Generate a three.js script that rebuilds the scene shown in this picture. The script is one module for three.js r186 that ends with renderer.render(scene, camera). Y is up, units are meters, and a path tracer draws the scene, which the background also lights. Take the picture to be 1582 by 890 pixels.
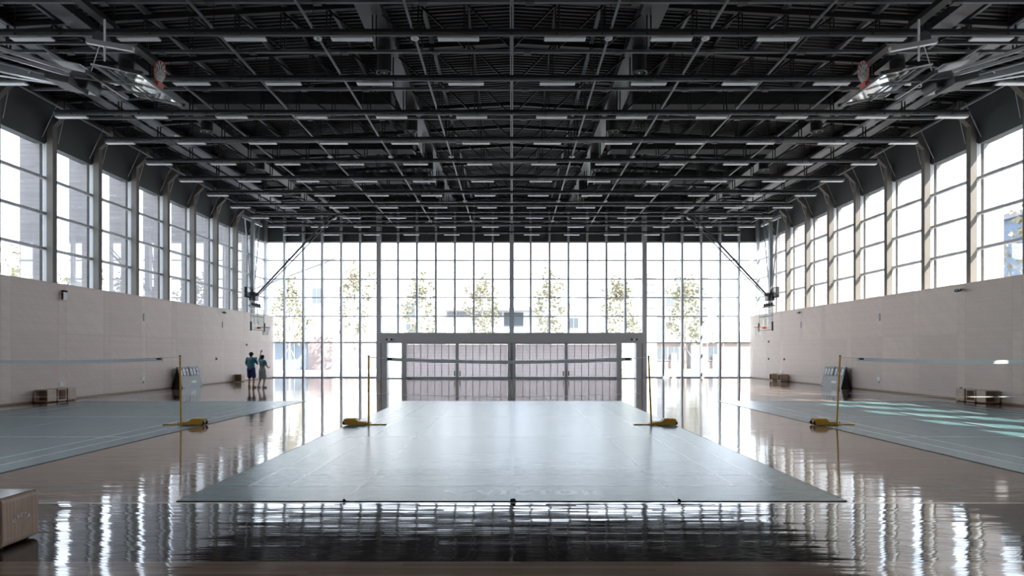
import * as THREE from 'three';
import { mergeGeometries } from 'three/addons/utils/BufferGeometryUtils.js';
import { RoundedBoxGeometry } from 'three/addons/geometries/RoundedBoxGeometry.js';
import { TextGeometry } from 'three/addons/geometries/TextGeometry.js';
import { FontLoader } from 'three/addons/loaders/FontLoader.js';

// ---------------------------------------------------------------- camera, sky, sun, exposure
const EYE = 1.557, FOCAL = 1072;                       // metres; pixels of the 1582 x 890 frame
const scene = new THREE.Scene();
const camera = new THREE.PerspectiveCamera(2 * Math.atan(445 / FOCAL) * 180 / Math.PI, 1582 / 890, 0.1, 400);
camera.position.set(0, EYE, 0);
camera.lookAt(0, EYE, -10);
camera.setViewOffset(1582, 890, 0.5, -100, 1582, 890); // rising-front lens: verticals stay vertical
camera.updateProjectionMatrix();
scene.add(camera);

const renderer = new THREE.WebGLRenderer({ antialias: true });
renderer.toneMapping = THREE.LinearToneMapping;
renderer.toneMappingExposure = 1.3;
renderer.shadowMap.enabled = true;

{ // pale hazy sky, a little bluer towards the zenith
  const W = 64, H = 128, data = new Float32Array(W * H * 4);
  for (let j = 0; j < H; j++) for (let i = 0; i < W; i++) {
    const el = Math.max(0, Math.sin(((j + 0.5) / H - 0.5) * Math.PI)), k = (j * W + i) * 4, t = Math.pow(el, 0.6);
    data[k] = 1.85 - 0.55 * t; data[k + 1] = 1.95 - 0.4 * t; data[k + 2] = 2.1 - 0.1 * t; data[k + 3] = 1;
  }
  const t = new THREE.DataTexture(data, W, H, THREE.RGBAFormat, THREE.FloatType);
  t.mapping = THREE.EquirectangularReflectionMapping; t.magFilter = THREE.LinearFilter; t.needsUpdate = true;
  scene.background = t; scene.backgroundIntensity = 2.3;
}
const sun = new THREE.DirectionalLight(new THREE.Color().setRGB(1, 0.95, 0.88), 15);
sun.position.set(6.4 * 8, 8.5 * 8, 6.75 * 8 - 20); sun.target.position.set(0, 0, -20);
sun.castShadow = true; sun.shadow.mapSize.set(4096, 4096);
Object.assign(sun.shadow.camera, { left: -60, right: 60, top: 60, bottom: -60, near: 1, far: 250 });
scene.add(sun, sun.target);

// ---------------------------------------------------------------- helpers
const X = new THREE.Vector3(1, 0, 0), V = (x, y, z) => new THREE.Vector3(x, y, z);
function rng(seed) { let a = seed >>> 0; return () => { a = (a + 0x6D2B79F5) | 0; let t = Math.imul(a ^ (a >>> 15), 1 | a); t = (t + Math.imul(t ^ (t >>> 7), 61 | t)) ^ t; return ((t ^ (t >>> 14)) >>> 0) / 4294967296; }; }
const taken = new Map();
function numbered(n) { const c = taken.get(n) ?? 0; taken.set(n, c + 1); return c ? n + '_' + String(c).padStart(3, '0') : n; }
function tag(o, label, category, group) { o.userData.label = label; o.userData.category = category; if (group) o.userData.group = group; return o; }
function thing(name, label, category, group, pos = [0, 0, 0], turn = 0) {
  const o = new THREE.Group(); o.name = numbered(name); o.position.set(...pos); o.rotation.y = turn; scene.add(o); return tag(o, label, category, group);
}
function struct(name, label, category) { const o = new THREE.Group(); o.name = numbered(name); o.userData.kind = 'structure'; scene.add(o); return tag(o, label, category); }
function mesh(name, geo, mat, parent, pos, rot) {
  const m = new THREE.Mesh(geo, mat); m.name = name; m.castShadow = m.receiveShadow = true;
  if (pos) m.position.set(...pos); if (rot) m.rotation.set(...rot);
  (parent ?? scene).add(m); return m;
}
function copy(o, label) { const c = o.clone(); c.name = numbered(o.name.replace(/_\d{3}$/, '')); c.userData = { ...o.userData }; if (label) c.userData.label = label; scene.add(c); return c; }
const ORD = ['', 'first', 'second', 'third', 'fourth', 'fifth', 'sixth', 'seventh', 'eighth', 'ninth', 'tenth', 'eleventh', 'twelfth', 'thirteenth', 'fourteenth', 'fifteenth', 'sixteenth', 'seventeenth', 'eighteenth'];
const boxes = new Map();
function boxGeo(w, h, d) {                              // box with uv in metres, shared between alike pieces
  const key = [w, h, d].map((v) => v.toFixed(4)).join();
  if (!boxes.has(key)) {
    const g = new THREE.BoxGeometry(w, h, d), uv = g.attributes.uv, s = [[d, h], [d, h], [w, d], [w, d], [w, h], [w, h]];
    for (let i = 0; i < uv.count; i++) uv.setXY(i, uv.getX(i) * s[i >> 2][0], uv.getY(i) * s[i >> 2][1]);
    boxes.set(key, g);
  }
  return boxes.get(key);
}
const box = (name, x0, x1, y0, y1, z0, z1, mat, parent) => mesh(name, boxGeo(Math.abs(x1 - x0), Math.abs(y1 - y0), Math.abs(z1 - z0)), mat, parent, [(x0 + x1) / 2, (y0 + y1) / 2, (z0 + z1) / 2]);
function bar(name, a, b, w, h, mat, parent) {           // straight box member from a to b; h is its upright side
  const m = mesh(name, boxGeo(w, h, a.distanceTo(b)), mat, parent);
  m.position.copy(a).lerp(b, 0.5); const dir = b.clone().sub(a).normalize();
  const side = Math.abs(dir.y) > 0.999 ? V(1, 0, 0) : V(0, 1, 0).cross(dir).normalize(), up = dir.clone().cross(side).normalize();
  m.quaternion.setFromRotationMatrix(new THREE.Matrix4().makeBasis(side, up, dir)); return m;
}
const rodGeo = new Map();
function rod(name, a, b, r, mat, parent, r2 = r, n = 8) {
  const L = a.distanceTo(b), key = [r, r2, L.toFixed(4), n].join();
  if (!rodGeo.has(key)) rodGeo.set(key, new THREE.CylinderGeometry(r2, r, L, n));
  const m = mesh(name, rodGeo.get(key), mat, parent); m.position.copy(a).lerp(b, 0.5);
  m.quaternion.setFromUnitVectors(V(0, 1, 0), b.clone().sub(a).normalize()); return m;
}
function rodRaw(a, b, r, n = 6, r2 = r) {
  const g = new THREE.CylinderGeometry(r2, r, a.distanceTo(b), n, 1);
  g.applyQuaternion(new THREE.Quaternion().setFromUnitVectors(V(0, 1, 0), b.clone().sub(a).normalize()));
  const c = a.clone().lerp(b, 0.5); g.translate(c.x, c.y, c.z); return g;
}
function boxRaw(x0, x1, y0, y1, z0, z1) { const g = new THREE.BoxGeometry(x1 - x0, y1 - y0, z1 - z0); g.translate((x0 + x1) / 2, (y0 + y1) / 2, (z0 + z1) / 2); return g; }

// ---------------------------------------------------------------- materials
const C = (r, g, b) => new THREE.Color().setRGB(r, g, b);
const std = (c, roughness = 0.6, metalness = 0, more = {}) => new THREE.MeshStandardMaterial({ color: c, roughness, metalness, ...more });
function tex(w, h, fn, srgb, nearest) {
  const d = new Uint8Array(w * h * 4);
  for (let y = 0; y < h; y++) for (let x = 0; x < w; x++) { const c = fn(x, y), k = (y * w + x) * 4; d[k] = c[0]; d[k + 1] = c[1]; d[k + 2] = c[2]; d[k + 3] = 255; }
  const t = new THREE.DataTexture(d, w, h, THREE.RGBAFormat); t.wrapS = t.wrapT = THREE.RepeatWrapping; t.magFilter = THREE.LinearFilter; t.minFilter = THREE.LinearFilter;
  if (srgb) t.colorSpace = THREE.SRGBColorSpace; t.needsUpdate = true; return t;
}
function noise1(seed, n) { const r = rng(seed), a = Array.from({ length: n }, () => r() * 2 - 1); return (t) => { const i = Math.floor(t), f = t - i, s = f * f * (3 - 2 * f); return a[((i % n) + n) % n] * (1 - s) + a[(((i + 1) % n) + n) % n] * s; }; }
// strip floor: 64 boards of 65 mm in 4.16 m, lengths about 1.3 m, each board lying a hair out of level
const BW = 0.065, NB = 64, TX = 6.4, TZ = NB * BW, FW = 1024, FH = 2048;
function boardFields(seed) {
  const r = rng(seed), g = () => r() + r() + r() + r() - 2, rows = [];
  for (let i = 0; i < NB; i++) {
    const cuts = []; let x = r() * 1.2; while (x < TX) { cuts.push(x); x += 0.8 + r() * 1.1; }
    if (!cuts.length) cuts.push(0);
    rows.push({ cuts, tilt: cuts.map(() => g()), roll: cuts.map(() => g()), tone: cuts.map(() => g()), hue: cuts.map(() => g()), cup: cuts.map(() => 0.5 + r()), wave: noise1(seed * 77 + i, 32), grain: noise1(seed * 31 + i, 64) });
  }
  return rows;
}
const rows = boardFields(5);
function pieceAt(row, x) { let k = row.cuts.length - 1; for (let i = 0; i < row.cuts.length; i++) if (x >= row.cuts[i]) k = i; if (x < row.cuts[0]) k = row.cuts.length - 1; return k; }
const floorNormal = tex(FW, FH, (px, py) => {
  const x = px / FW * TX, v = py / FH * NB, i = Math.floor(v) % NB, f = v - Math.floor(v), R = rows[i], k = pieceAt(R, x);
  let sv = R.tilt[k] * 0.55 + R.cup[k] * (f - 0.5) * 0.9 + R.wave(x * 5) * 0.35, su = R.roll[k] * 0.22 + R.wave(x * 9 + 11) * 0.22;
  if (f < 0.04) sv += 1.6; if (f > 0.96) sv -= 1.6;
  const e = (t) => Math.max(0, Math.min(255, 127.5 + t * 60)); return [e(su), e(sv), 255];
});
const floorColor = (base, spread) => tex(FW, FH, (px, py) => {
  const x = px / FW * TX, v = py / FH * NB, i = Math.floor(v) % NB, f = v - Math.floor(v), R = rows[i], k = pieceAt(R, x);
  let t = 1 + R.tone[k] * spread + R.grain(x * 3 + f * 9) * 0.05 + R.grain(f * 40 + k * 7) * 0.05; const h = R.hue[k] * 0.03;
  if (f < 0.03 || f > 0.97) t *= 0.72;
  return base.map((b, c) => Math.max(0, Math.min(255, b * t * (1 + (c === 0 ? h : c === 2 ? -h : 0)))));
}, true);
const floorMat = (map, rough) => new THREE.MeshPhysicalMaterial({ map, normalMap: floorNormal, normalScale: new THREE.Vector2(0.031, 0.031), roughness: rough, ior: 1.5 });
const M = {};
M.wood = floorMat(floorColor([150, 124, 106], 0.09), 0.06);
M.darkWood = floorMat(floorColor([40, 30, 28], 0.08), 0.05);
M.courtLine = floorMat(floorColor([205, 198, 190], 0.02), 0.12);
M.lattice = std(C(0.012, 0.012, 0.013), 0.5);
M.chord = std(C(0.11, 0.117, 0.127), 0.45, 0.1);
M.rail = std(C(0.13, 0.138, 0.148), 0.4, 0.1);
M.tray = std(C(0.006, 0.006, 0.007), 0.9);
M.deck = std(C(0.016, 0.016, 0.017), 0.5, 0.2);
M.duct = std(C(0.05, 0.05, 0.053), 0.35, 0.4);
M.blackDuct = std(C(0.012, 0.012, 0.013), 0.7);
M.stripDuct = std(C(0.19, 0.19, 0.195), 0.35, 0.4);
M.ringLight = std(C(0.18, 0.18, 0.185), 0.4, 0.4);
M.lampBody = std(C(0.35, 0.36, 0.37), 0.5);
M.lampLens = std(C(0.9, 0.91, 0.92), 0.4);
M.disc = std(C(0.75, 0.76, 0.76), 0.5);
M.spandrel = std(C(0.075, 0.082, 0.082), 0.7);
M.frame = std(C(0.48, 0.485, 0.49), 0.45);
M.frameDark = std(C(0.52, 0.535, 0.535), 0.5);
M.column = std(C(0.165, 0.15, 0.13), 0.8);
M.glass = new THREE.MeshPhysicalMaterial({ color: C(0.97, 0.985, 0.98), transmission: 1, thickness: 0, roughness: 0, ior: 1.5 });
M.fin = std(C(0.31, 0.29, 0.288), 0.85, 0, { map: (() => { const n = noise1(3, 64), m = noise1(9, 128); return tex(256, 256, (x, y) => { const t = 232 + 10 * n(y / 7) + 8 * m(y / 2 + x / 97); return [t, t, t]; }, true); })() });
M.white = std(C(0.8, 0.8, 0.8), 0.5);
M.black = std(C(0.015, 0.015, 0.016), 0.5);
M.steel = std(C(0.25, 0.26, 0.27), 0.35, 0.6);
M.darkSteel = std(C(0.09, 0.095, 0.1), 0.4, 0.4);
M.paleSteel = std(C(0.5, 0.5, 0.51), 0.35, 0.5);
M.red = std(C(0.55, 0.06, 0.03), 0.45);
M.yellow = std(C(0.66, 0.34, 0.025), 0.42);
M.cord = std(C(0.2, 0.18, 0.17), 0.9);
M.netWhite = std(C(0.7, 0.7, 0.68), 0.8);
M.tape = std(C(0.9, 0.9, 0.9), 0.7);
// pale veneer with fine horizontal grain, on the walls; boards of the box seats
const grainTex = (seed, base, amp, vertical) => { const a = noise1(seed, 256), b = noise1(seed + 1, 512), c = noise1(seed + 2, 64); return tex(512, 512, (x, y) => { const [u, v] = vertical ? [y, x] : [x, y]; const t = 1 + amp * (0.5 * a(v / 4 + c(u / 64) * 1.2) + 0.6 * b(v + u / 61) + 0.25 * c(u / 40 + v / 50)); return base.map((q) => Math.min(255, q * t)); }, true); };
M.veneer = [0, 1, 2].map((i) => std(C(1, 1, 1), 0.55, 0, { map: grainTex(40 + i * 5, [[216, 196, 184], [212, 193, 181], [219, 200, 187]][i], 0.05, false) }));
M.veneer.forEach((m) => m.map.repeat.set(0.8, 1.25));
M.seatWood = std(C(1, 1, 1), 0.5, 0, { map: grainTex(70, [190, 163, 142], 0.13, true) }); M.seatWood.map.repeat.set(1.5, 1.5);
M.seatEdge = std(C(0.30, 0.18, 0.1), 0.5);
M.seatTop = std(C(0.36, 0.30, 0.26), 0.12);
const matGrain = (() => { const r = rng(8), a = noise1(21, 256), b = noise1(22, 64); return tex(512, 512, (x, y) => { const t = 206 + 14 * (r() - 0.5) + 9 * a(y / 3 + b(x / 90)) + 6 * b(x / 50 + y / 31); return [t, t, t]; }, true); })();
const matBump = (() => { const r = rng(81); return tex(512, 512, () => { const t = r() * 255; return [t, t, t]; }); })();
M.mat = new THREE.MeshPhysicalMaterial({ color: C(0.13, 0.29, 0.30), map: matGrain, bumpMap: matBump, bumpScale: 0.0001, roughness: 0.27, ior: 1.5 });
M.matLine = new THREE.MeshPhysicalMaterial({ color: C(0.6, 0.66, 0.68), roughness: 0.27, ior: 1.5 });
M.matSeam = new THREE.MeshPhysicalMaterial({ color: C(0.36, 0.36, 0.38), roughness: 0.27, ior: 1.5 });
M.matEdge = std(C(0.05, 0.06, 0.055), 0.7);
M.greenTape = std(C(0.01, 0.06, 0.035), 0.5);

const font = await new FontLoader().loadAsync('fonts/droid/droid_sans_bold.typeface.json');
function textGeo(s, size, depth = 0.002, sx = 1) { const g = new TextGeometry(s, { font, size, depth, curveSegments: 5, bevelEnabled: false }); g.computeBoundingBox(); const b = g.boundingBox; g.translate(-(b.min.x + b.max.x) / 2, -(b.min.y + b.max.y) / 2, 0); g.scale(sx, 1, 1); return g; }

// ---------------------------------------------------------------- the hall: measures
const P = 2.55, D0 = 15.35, dk = (k) => D0 + P * k;      // truss and column lines, metres in front of the camera
const WX = 14.9, GX = 15.45, SILL = 3.84, HEAD = 8.5, BACK = dk(11), REAR = dk(-7);
const KMIN = -7, KMAX = 11, BASE = EYE + 7.73, PANEL = 1.18, NP = 12;
const ytop = (x) => EYE + 9.15 - 0.055 * Math.abs(x);   // truss top chord; the roof rises to a ridge

// floor: light strip boards, dark-stained borders, painted court lines
{
  const f = struct('floor', 'polished strip wood floor with dark stained border bands', 'floor');
  const field = (name, x0, x1, d0, d1, mat, y = 0, t = 0.12) => {
    const g = new THREE.BoxGeometry(x1 - x0, t, d1 - d0), p = g.attributes.position, uv = g.attributes.uv, cx = (x0 + x1) / 2, cz = -(d0 + d1) / 2;
    for (let i = 0; i < uv.count; i++) uv.setXY(i, (p.getX(i) + cx) / TX, -(p.getZ(i) + cz) / TZ);
    return mesh(name, g, mat, f, [cx, y - t / 2, cz]);
  };
  const SX = 14.0, cuts = [[REAR, 5.17, M.wood], [5.17, 7.16, M.darkWood], [7.16, 23.2, M.wood], [23.2, 25.4, M.darkWood], [25.4, 41.4, M.wood], [41.4, BACK + 0.3, M.darkWood]];
  for (const [a, b, m] of cuts) field(m === M.wood ? 'board_field' : 'border_band', -SX, SX, a, b, m);
  field('border_band', -WX, -SX, REAR, BACK + 0.3, M.darkWood); field('border_band', SX, WX, REAR, BACK + 0.3, M.darkWood);
  for (const d of [7.16, 23.15, 25.4, 41.35]) field('court_line', -SX, SX, d, d + 0.05, M.courtLine, 0.0006, 0.0006);
  for (const d of [33.4]) { for (const s of [-1, 1]) field('court_line', s < 0 ? -SX : SX - 0.05, s < 0 ? -SX + 0.05 : SX, 25.4, 41.4, M.courtLine, 0.0006, 0.0006); field('court_line', -0.025, 0.025, 25.45, 41.35, M.courtLine, 0.0006, 0.0006); }
}
// side walls: slab with veneer panels, broad and narrow fields in turn, ledge above
for (const s of [-1, 1]) {
  const w = struct(s < 0 ? 'wall_left' : 'wall_right', s < 0 ? 'pale veneered wall below the shaded window strip' : 'pale veneered wall below the sunlit window strip', 'wall');
  box('wall_core', s * (WX + 0.03), s * (GX + 0.2), -0.12, SILL - 0.03, -(BACK), -REAR, M.frame, w);
  box('ledge', s * (WX - 0.01), s * (GX + 0.25), SILL - 0.03, SILL, -BACK, -REAR, M.veneer[0], w);
  box('plinth', s * (WX + 0.004), s * (WX + 0.03), 0, 0.05, -BACK, -REAR, M.seatEdge, w);
  const r = rng(s + 9), gap = 0.005;
  for (let k = KMIN; k < KMAX; k++) for (const [a, b] of [[dk(k) - 0.2, dk(k) + 0.2], [dk(k) + 0.2, dk(k + 1) - 0.2]]) {
    const d0 = Math.max(a, REAR), d1 = Math.min(b, BACK);
    for (const [y0, y1] of [[0.05, 2.19], [2.19, SILL - 0.03]]) box('panel', s * WX, s * (WX + 0.03), y0 + gap / 2, y1 - gap / 2, -d1 + gap / 2, -d0 - gap / 2, M.veneer[Math.floor(r() * 3)], w);
  }
  for (const [y0, y1] of [[0.05, 2.19], [2.19, SILL - 0.03]]) box('panel', s * WX, s * (WX + 0.03), y0, y1, -BACK, -(BACK - 0.2) , M.veneer[1], w);
}
{ // the closed wall behind the photographer
  const w = struct('wall_rear', 'plain white end wall behind the near court', 'wall');
  box('wall_core', -GX - 0.2, GX + 0.2, -0.12, 11.2, -REAR, -REAR + 0.25, std(C(0.84, 0.83, 0.81), 0.8), w);
}
// side glazing, header, columns, outer fins
for (const s of [-1, 1]) {
  const w = struct(s < 0 ? 'window_2' : 'window_3', s < 0 ? 'high strip window of wide panes looking onto shaded fins' : 'high strip window of wide panes looking onto sunlit fins', 'window');
  const ys = [SILL, 5.0, 6.16, 7.33, HEAD];
  box('solid_bay', s * (GX - 0.03), s * (GX + 0.2), SILL, HEAD, -dk(-4), -REAR, M.veneer[2], w);
  for (let k = -4; k < KMAX; k++) {
    for (let j = 0; j < 4; j++) box('pane', s * (GX - 0.006), s * (GX + 0.006), ys[j] + 0.04, ys[j + 1] - 0.04, -dk(k + 1) + 0.06, -dk(k) - 0.06, M.glass, w);
    for (let j = 1; j < 4; j++) box('transom', s * (GX - 0.06), s * (GX + 0.05), ys[j] - 0.045, ys[j] + 0.045, -dk(k + 1) + 0.06, -dk(k) - 0.06, M.frame, w);
  }
  for (let k = -4; k <= KMAX; k++) box('mullion', s * (GX - 0.07), s * (GX + 0.06), SILL, HEAD, -dk(k) - 0.06, -dk(k) + 0.06, M.frame, w);
  box('sill_rail', s * (GX - 0.06), s * (GX + 0.06), SILL, SILL + 0.05, -BACK, -dk(-4), M.frame, w);
  box('header', s * (GX - 0.03), s * (GX + 0.3), HEAD - 0.04, 10.75, -BACK - 0.3, -REAR, M.spandrel, w);
}
const colGroup = ['kneed grey column between shaded windows', 'kneed grey column between sunlit windows'];
for (const s of [-1, 1]) for (let k = -2; k <= 10; k++) {
  const c = thing('column', colGroup[s < 0 ? 0 : 1] + ', ' + ORD[11 - k] + ' from the glass end wall', 'column', s < 0 ? 'columns along the shaded window strip' : 'columns along the sunlit window strip', [s * 15.24, SILL, -dk(k)]);
  box('shaft', -0.1, 0.1, 0, 9.13 - SILL, -0.11, 0.11, M.column, c);
  bar('knee', V(0, 9.1 - SILL, 0), V(-s * 0.42, 9.52 - SILL, 0), 0.2, 0.22, M.column, c);
  box('head', -s * 0.42 - 0.1, -s * 0.42 + 0.1, 9.46 - SILL, 9.86 - SILL, -0.11, 0.11, M.column, c);
  rod('tie_rod', V(-s * 0.3, 9.8 - SILL, 0.13), V(s * 0.12, 8.62 - SILL, 0.3), 0.012, M.paleSteel, c);
  rod('tie_rod', V(-s * 0.34, 9.5 - SILL, -0.13), V(s * 0.12, 8.64 - SILL, -0.5), 0.012, M.paleSteel, c);
}
for (const s of [-1, 1]) for (let k = -5; k <= 10; k++) {
  const f = mesh(numbered('window_fin'), boxGeo(0.66, 11.2, 0.24), M.fin, scene, [s * (GX + 0.45), 5.1, -dk(k)]);
  tag(f, s < 0 ? 'tall grey masonry fin outside the shaded windows, ' + ORD[11 - k] + ' from the glass end wall' : 'tall pale masonry fin outside the sunlit windows, ' + ORD[11 - k] + ' from the glass end wall', 'fin', s < 0 ? 'fins outside the shaded windows' : 'fins outside the sunlit windows');
}
// end glazing: 26 bays
const BAY = 1.18;
{
  const w = struct('window_1', 'full height gridded glass end wall facing the white houses', 'window'), z = -BACK;
  const ys = [0.04, 2.19, 3.83, 5.0, 6.16, 7.33, HEAD - 0.03];
  for (let i = -13; i < 13; i++) for (let j = 0; j < 6; j++) {
    if (j === 0 && i >= -7 && i < 7) continue;
    const y0 = j === 1 && i >= -7 && i < 7 ? 2.76 : ys[j];
    box('pane', i * BAY + 0.05, (i + 1) * BAY - 0.05, y0 + 0.03, ys[j + 1] - 0.03, z - 0.006, z + 0.006, M.glass, w);
    box('transom', i * BAY + 0.05, (i + 1) * BAY - 0.05, ys[j + 1] - 0.035, ys[j + 1] + 0.035, z - 0.05, z + 0.06, M.frame, w);
  }
  for (let i = -13; i <= 13; i++) {
    const thick = i % 7 === 0 ? 0.14 : Math.abs(i) === 13 ? 0.07 : 0.06, y0 = Math.abs(i) < 7 ? 2.75 : 0;
    box('mullion', i * BAY - thick, i * BAY + thick, y0, 10.4, z - 0.05, z + (thick > 0.1 ? 0.34 : 0.26), M.frame, w);
  }
  for (const s of [-1, 1]) box('sill_rail', s * 7 * BAY, s * 13 * BAY, 0, 0.06, z - 0.05, z + 0.06, M.frame, w);
  box('header', -GX - 0.2, GX + 0.2, HEAD - 0.04, 10.9, z - 0.35, z - 0.05, M.spandrel, w);
}
// vestibule with slatted folding doors in front of the end glazing
{
  const v = struct('door_1', 'low grey entrance lobby with four slatted door panels', 'door'), zf = -41.35, zb = -BACK + 0.3, T = 2.75, B = 2.13;
  const post = (x0, x1, z0 = zf, z1 = zf - 0.5) => box('post', x0, x1, 0, B, z1, z0, M.frameDark, v);
  box('fascia', -7.97, 7.97, B, T, zf - 0.35, zf, M.frameDark, v);
  box('roof_panel', -7.97, 7.97, T - 0.12, T, zb, zf - 0.35, M.frameDark, v);
  for (const s of [-1, 1]) {
    box('side_beam', s * 7.97, s * 7.62, B, T - 0.12, zb, zf - 0.35, M.frameDark, v);
    post(s * 7.95, s * 7.8); post(s * 7.76, s * 7.43); post(s * 6.57, s * 6.28); post(s * 3.35, s * 3.16, zf - 0.1, zf - 0.3);
    post(s * 7.95, s * 7.6, zb + 0.3, zb);
    box('threshold', s * 7.43, s * 6.57, 0, 0.05, zf - 0.4, zf - 0.2, M.frameDark, v);
    box('pane', s * 7.43, s * 6.57, 0.05, B, zf - 0.306, zf - 0.294, M.glass, v);
    for (const [a, b] of [[3.35, 6.28], [0.25, 3.16]]) {
      const x0 = Math.min(s * a, s * b), x1 = Math.max(s * a, s * b), n = 28, h = (B - 0.06 - 0.11) / n;
      box('bottom_rail', x0, x1, 0.0, 0.11, zf - 0.26, zf - 0.12, M.frameDark, v);
      box('top_rail', x0, x1, B - 0.06, B, zf - 0.26, zf - 0.12, M.frameDark, v);
      for (let i = 0; i < n; i++) box('slat', x0 + 0.01, x1 - 0.01, 0.11 + i * h + 0.011, 0.11 + (i + 1) * h - 0.011, zf - 0.212, zf - 0.2, M.slat ??= new THREE.MeshPhysicalMaterial({ color: C(0.97, 0.91, 0.9), roughness: 0.95, transmission: 0.75, thickness: 0 }), v), box('joint', x0, x1, 0.11 + i * h - 0.011, 0.11 + i * h + 0.011, zf - 0.22, zf - 0.196, M.jointM ??= std(C(0.12, 0.12, 0.12), 0.7), v);
      for (let i = 1; i < 7; i++) box('stile', x0 + (x1 - x0) * i / 7 - 0.018, x0 + (x1 - x0) * i / 7 + 0.018, 0.11, B - 0.06, zf - 0.2, zf - 0.17, M.frame, v);
    }
    for (const q of [-1, 1]) { box('handle', s * 3.25 + q * 0.16 - 0.03, s * 3.25 + q * 0.16 + 0.03, 0.16, 0.46, zf - 0.17, zf - 0.08, M.darkSteel, v); }
    const e = thing('emergency_light', s < 0 ? 'small twin spot emergency light on the lobby end toward the two players' : 'small twin spot emergency light on the lobby end toward the sunlit wall', 'emergency light', undefined, [s * 7.3, 2.28, zf]);
    box('body', -0.08, 0.08, 0.0, 0.14, 0, 0.05, M.white, e);
    for (const q of [-1, 1]) mesh('spot', new THREE.CylinderGeometry(0.06, 0.06, 0.06, 12), M.black, e, [q * 0.14, 0.07, 0.03], [Math.PI / 2, 0, 0]);
  }
  post(-0.25, -0.05); post(0.05, 0.25); box('post', -0.05, 0.05, 0, B, zf - 0.3, zf - 0.1, M.frame, v);
}

// ---------------------------------------------------------------- roof
{
  const c = struct('ceiling', 'black corrugated roof deck on dark purlins', 'ceiling');
  const pitch = 0.2, prof = []; // ribs run across the hall, following the slope to the ridge
  for (let z = -BACK - 0.3; z < -REAR; z += pitch) prof.push([z, 0], [z + 0.08, 0], [z + 0.1, 0.06], [z + 0.18, 0.06]);
  const pos = [], idx = [], xs = [-GX - 0.3, 0, GX + 0.3];
  for (const x of xs) for (const [z, y] of prof) pos.push(x, ytop(x) + 0.24 + y, z);
  const n = prof.length;
  for (let i = 0; i < 2; i++) for (let j = 0; j < n - 1; j++) { const a = i * n + j, b = a + 1, d = a + n, e = d + 1; idx.push(a, d, b, b, d, e); }
  const g = new THREE.BufferGeometry(); g.setAttribute('position', new THREE.Float32BufferAttribute(pos, 3)); g.setIndex(idx);
  const flat = g.toNonIndexed(); flat.computeVertexNormals(); flat.setAttribute('uv', new THREE.Float32BufferAttribute(new Float32Array(flat.attributes.position.count * 2), 2));
  mesh('roof_deck', flat, M.deck, c);
  for (const s of [-1, 1]) mesh('roof_slab', boxGeo(15.9, 0.2, BACK - REAR + 0.8), M.tray, c, [s * 7.93, (ytop(0) + ytop(15.86)) / 2 + 0.46, -(BACK + REAR) / 2], [0, 0, -s * Math.atan(0.055)]);
  for (let i = -6; i <= 6; i++) bar('purlin', V(i * 2.36, ytop(i * 2.36) + 0.16, -BACK), V(i * 2.36, ytop(i * 2.36) + 0.16, -REAR), 0.09, 0.14, M.chord, c);
  for (let i = -7; i <= 6; i++) bar('purlin', V((i + 0.5) * 2.36, ytop((i + 0.5) * 2.36) + 0.16, -BACK), V((i + 0.5) * 2.36, ytop((i + 0.5) * 2.36) + 0.16, -REAR), 0.07, 0.12, M.lattice, c);
}
{ // trusses
  const t0 = thing('roof_truss', 'dark steel lattice roof truss, ' + ORD[12] + ' from the glass end wall', 'truss', 'roof trusses', [0, 0, -dk(-1)]), E = NP * PANEL;
  bar('bottom_chord', V(-E, BASE + 0.04, 0), V(E, BASE + 0.04, 0), 0.085, 0.07, M.chord, t0);
  for (const s of [-1, 1]) {
    bar('top_chord', V(0, ytop(0), 0), V(s * (E + 0.75), ytop(E + 0.75), 0), 0.14, 0.12, M.lattice, t0);
    for (let i = 1; i <= NP; i++) {
      const x = s * i * PANEL; rod('vertical', V(x - 0.05, BASE + 0.1, 0), V(x - 0.05, ytop(x) - 0.05, 0), 0.022, M.lattice, t0, 0.022, 6);
      rod('vertical', V(x + 0.05, BASE + 0.1, 0), V(x + 0.05, ytop(x) - 0.05, 0), 0.022, M.lattice, t0, 0.022, 6);
      bar('diagonal', V(s * (i - 1) * PANEL, BASE + 0.12, 0), V(x, ytop(x) - 0.06, 0), 0.05, 0.05, M.lattice, t0);
    }
    bar('end_diagonal', V(s * E, BASE + 0.1, 0), V(s * (E + 0.66), ytop(E + 0.7) - 0.04, 0), 0.1, 0.1, M.chord, t0);
  }
  rod('vertical', V(0, BASE + 0.1, 0), V(0, ytop(0) - 0.05, 0), 0.035, M.lattice, t0, 0.035, 6);
  for (let i = -10; i <= 10; i += 2) box('splice_plate', i * 1.18 + 0.3, i * 1.18 + 0.5, BASE - 0.012, BASE, -0.1, 0.1, M.lattice, t0);
  for (let k = 0; k <= 10; k++) copy(t0, 'dark steel lattice roof truss, ' + ORD[11 - k] + ' from the glass end wall').position.z = -dk(k);
}
for (let i = -6; i <= 6; i++) { // ties along the hall, under the bottom chords
  const t = bar(numbered('roof_tie'), V(i * 2.36, BASE - 0.035, -BACK + 0.3), V(i * 2.36, BASE - 0.035, -dk(-2)), i ? 0.05 : 0.09, 0.05, M.rail, scene);
  tag(t, i ? 'slim grey lengthwise tie under the trusses, ' + ORD[Math.abs(i)] + ' from the ridge toward the ' + (i < 0 ? 'shaded' : 'sunlit') + ' windows' : 'thicker grey central tie running under the ridge of the roof', 'roof tie', i ? 'ties under the trusses' : undefined);
}
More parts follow.
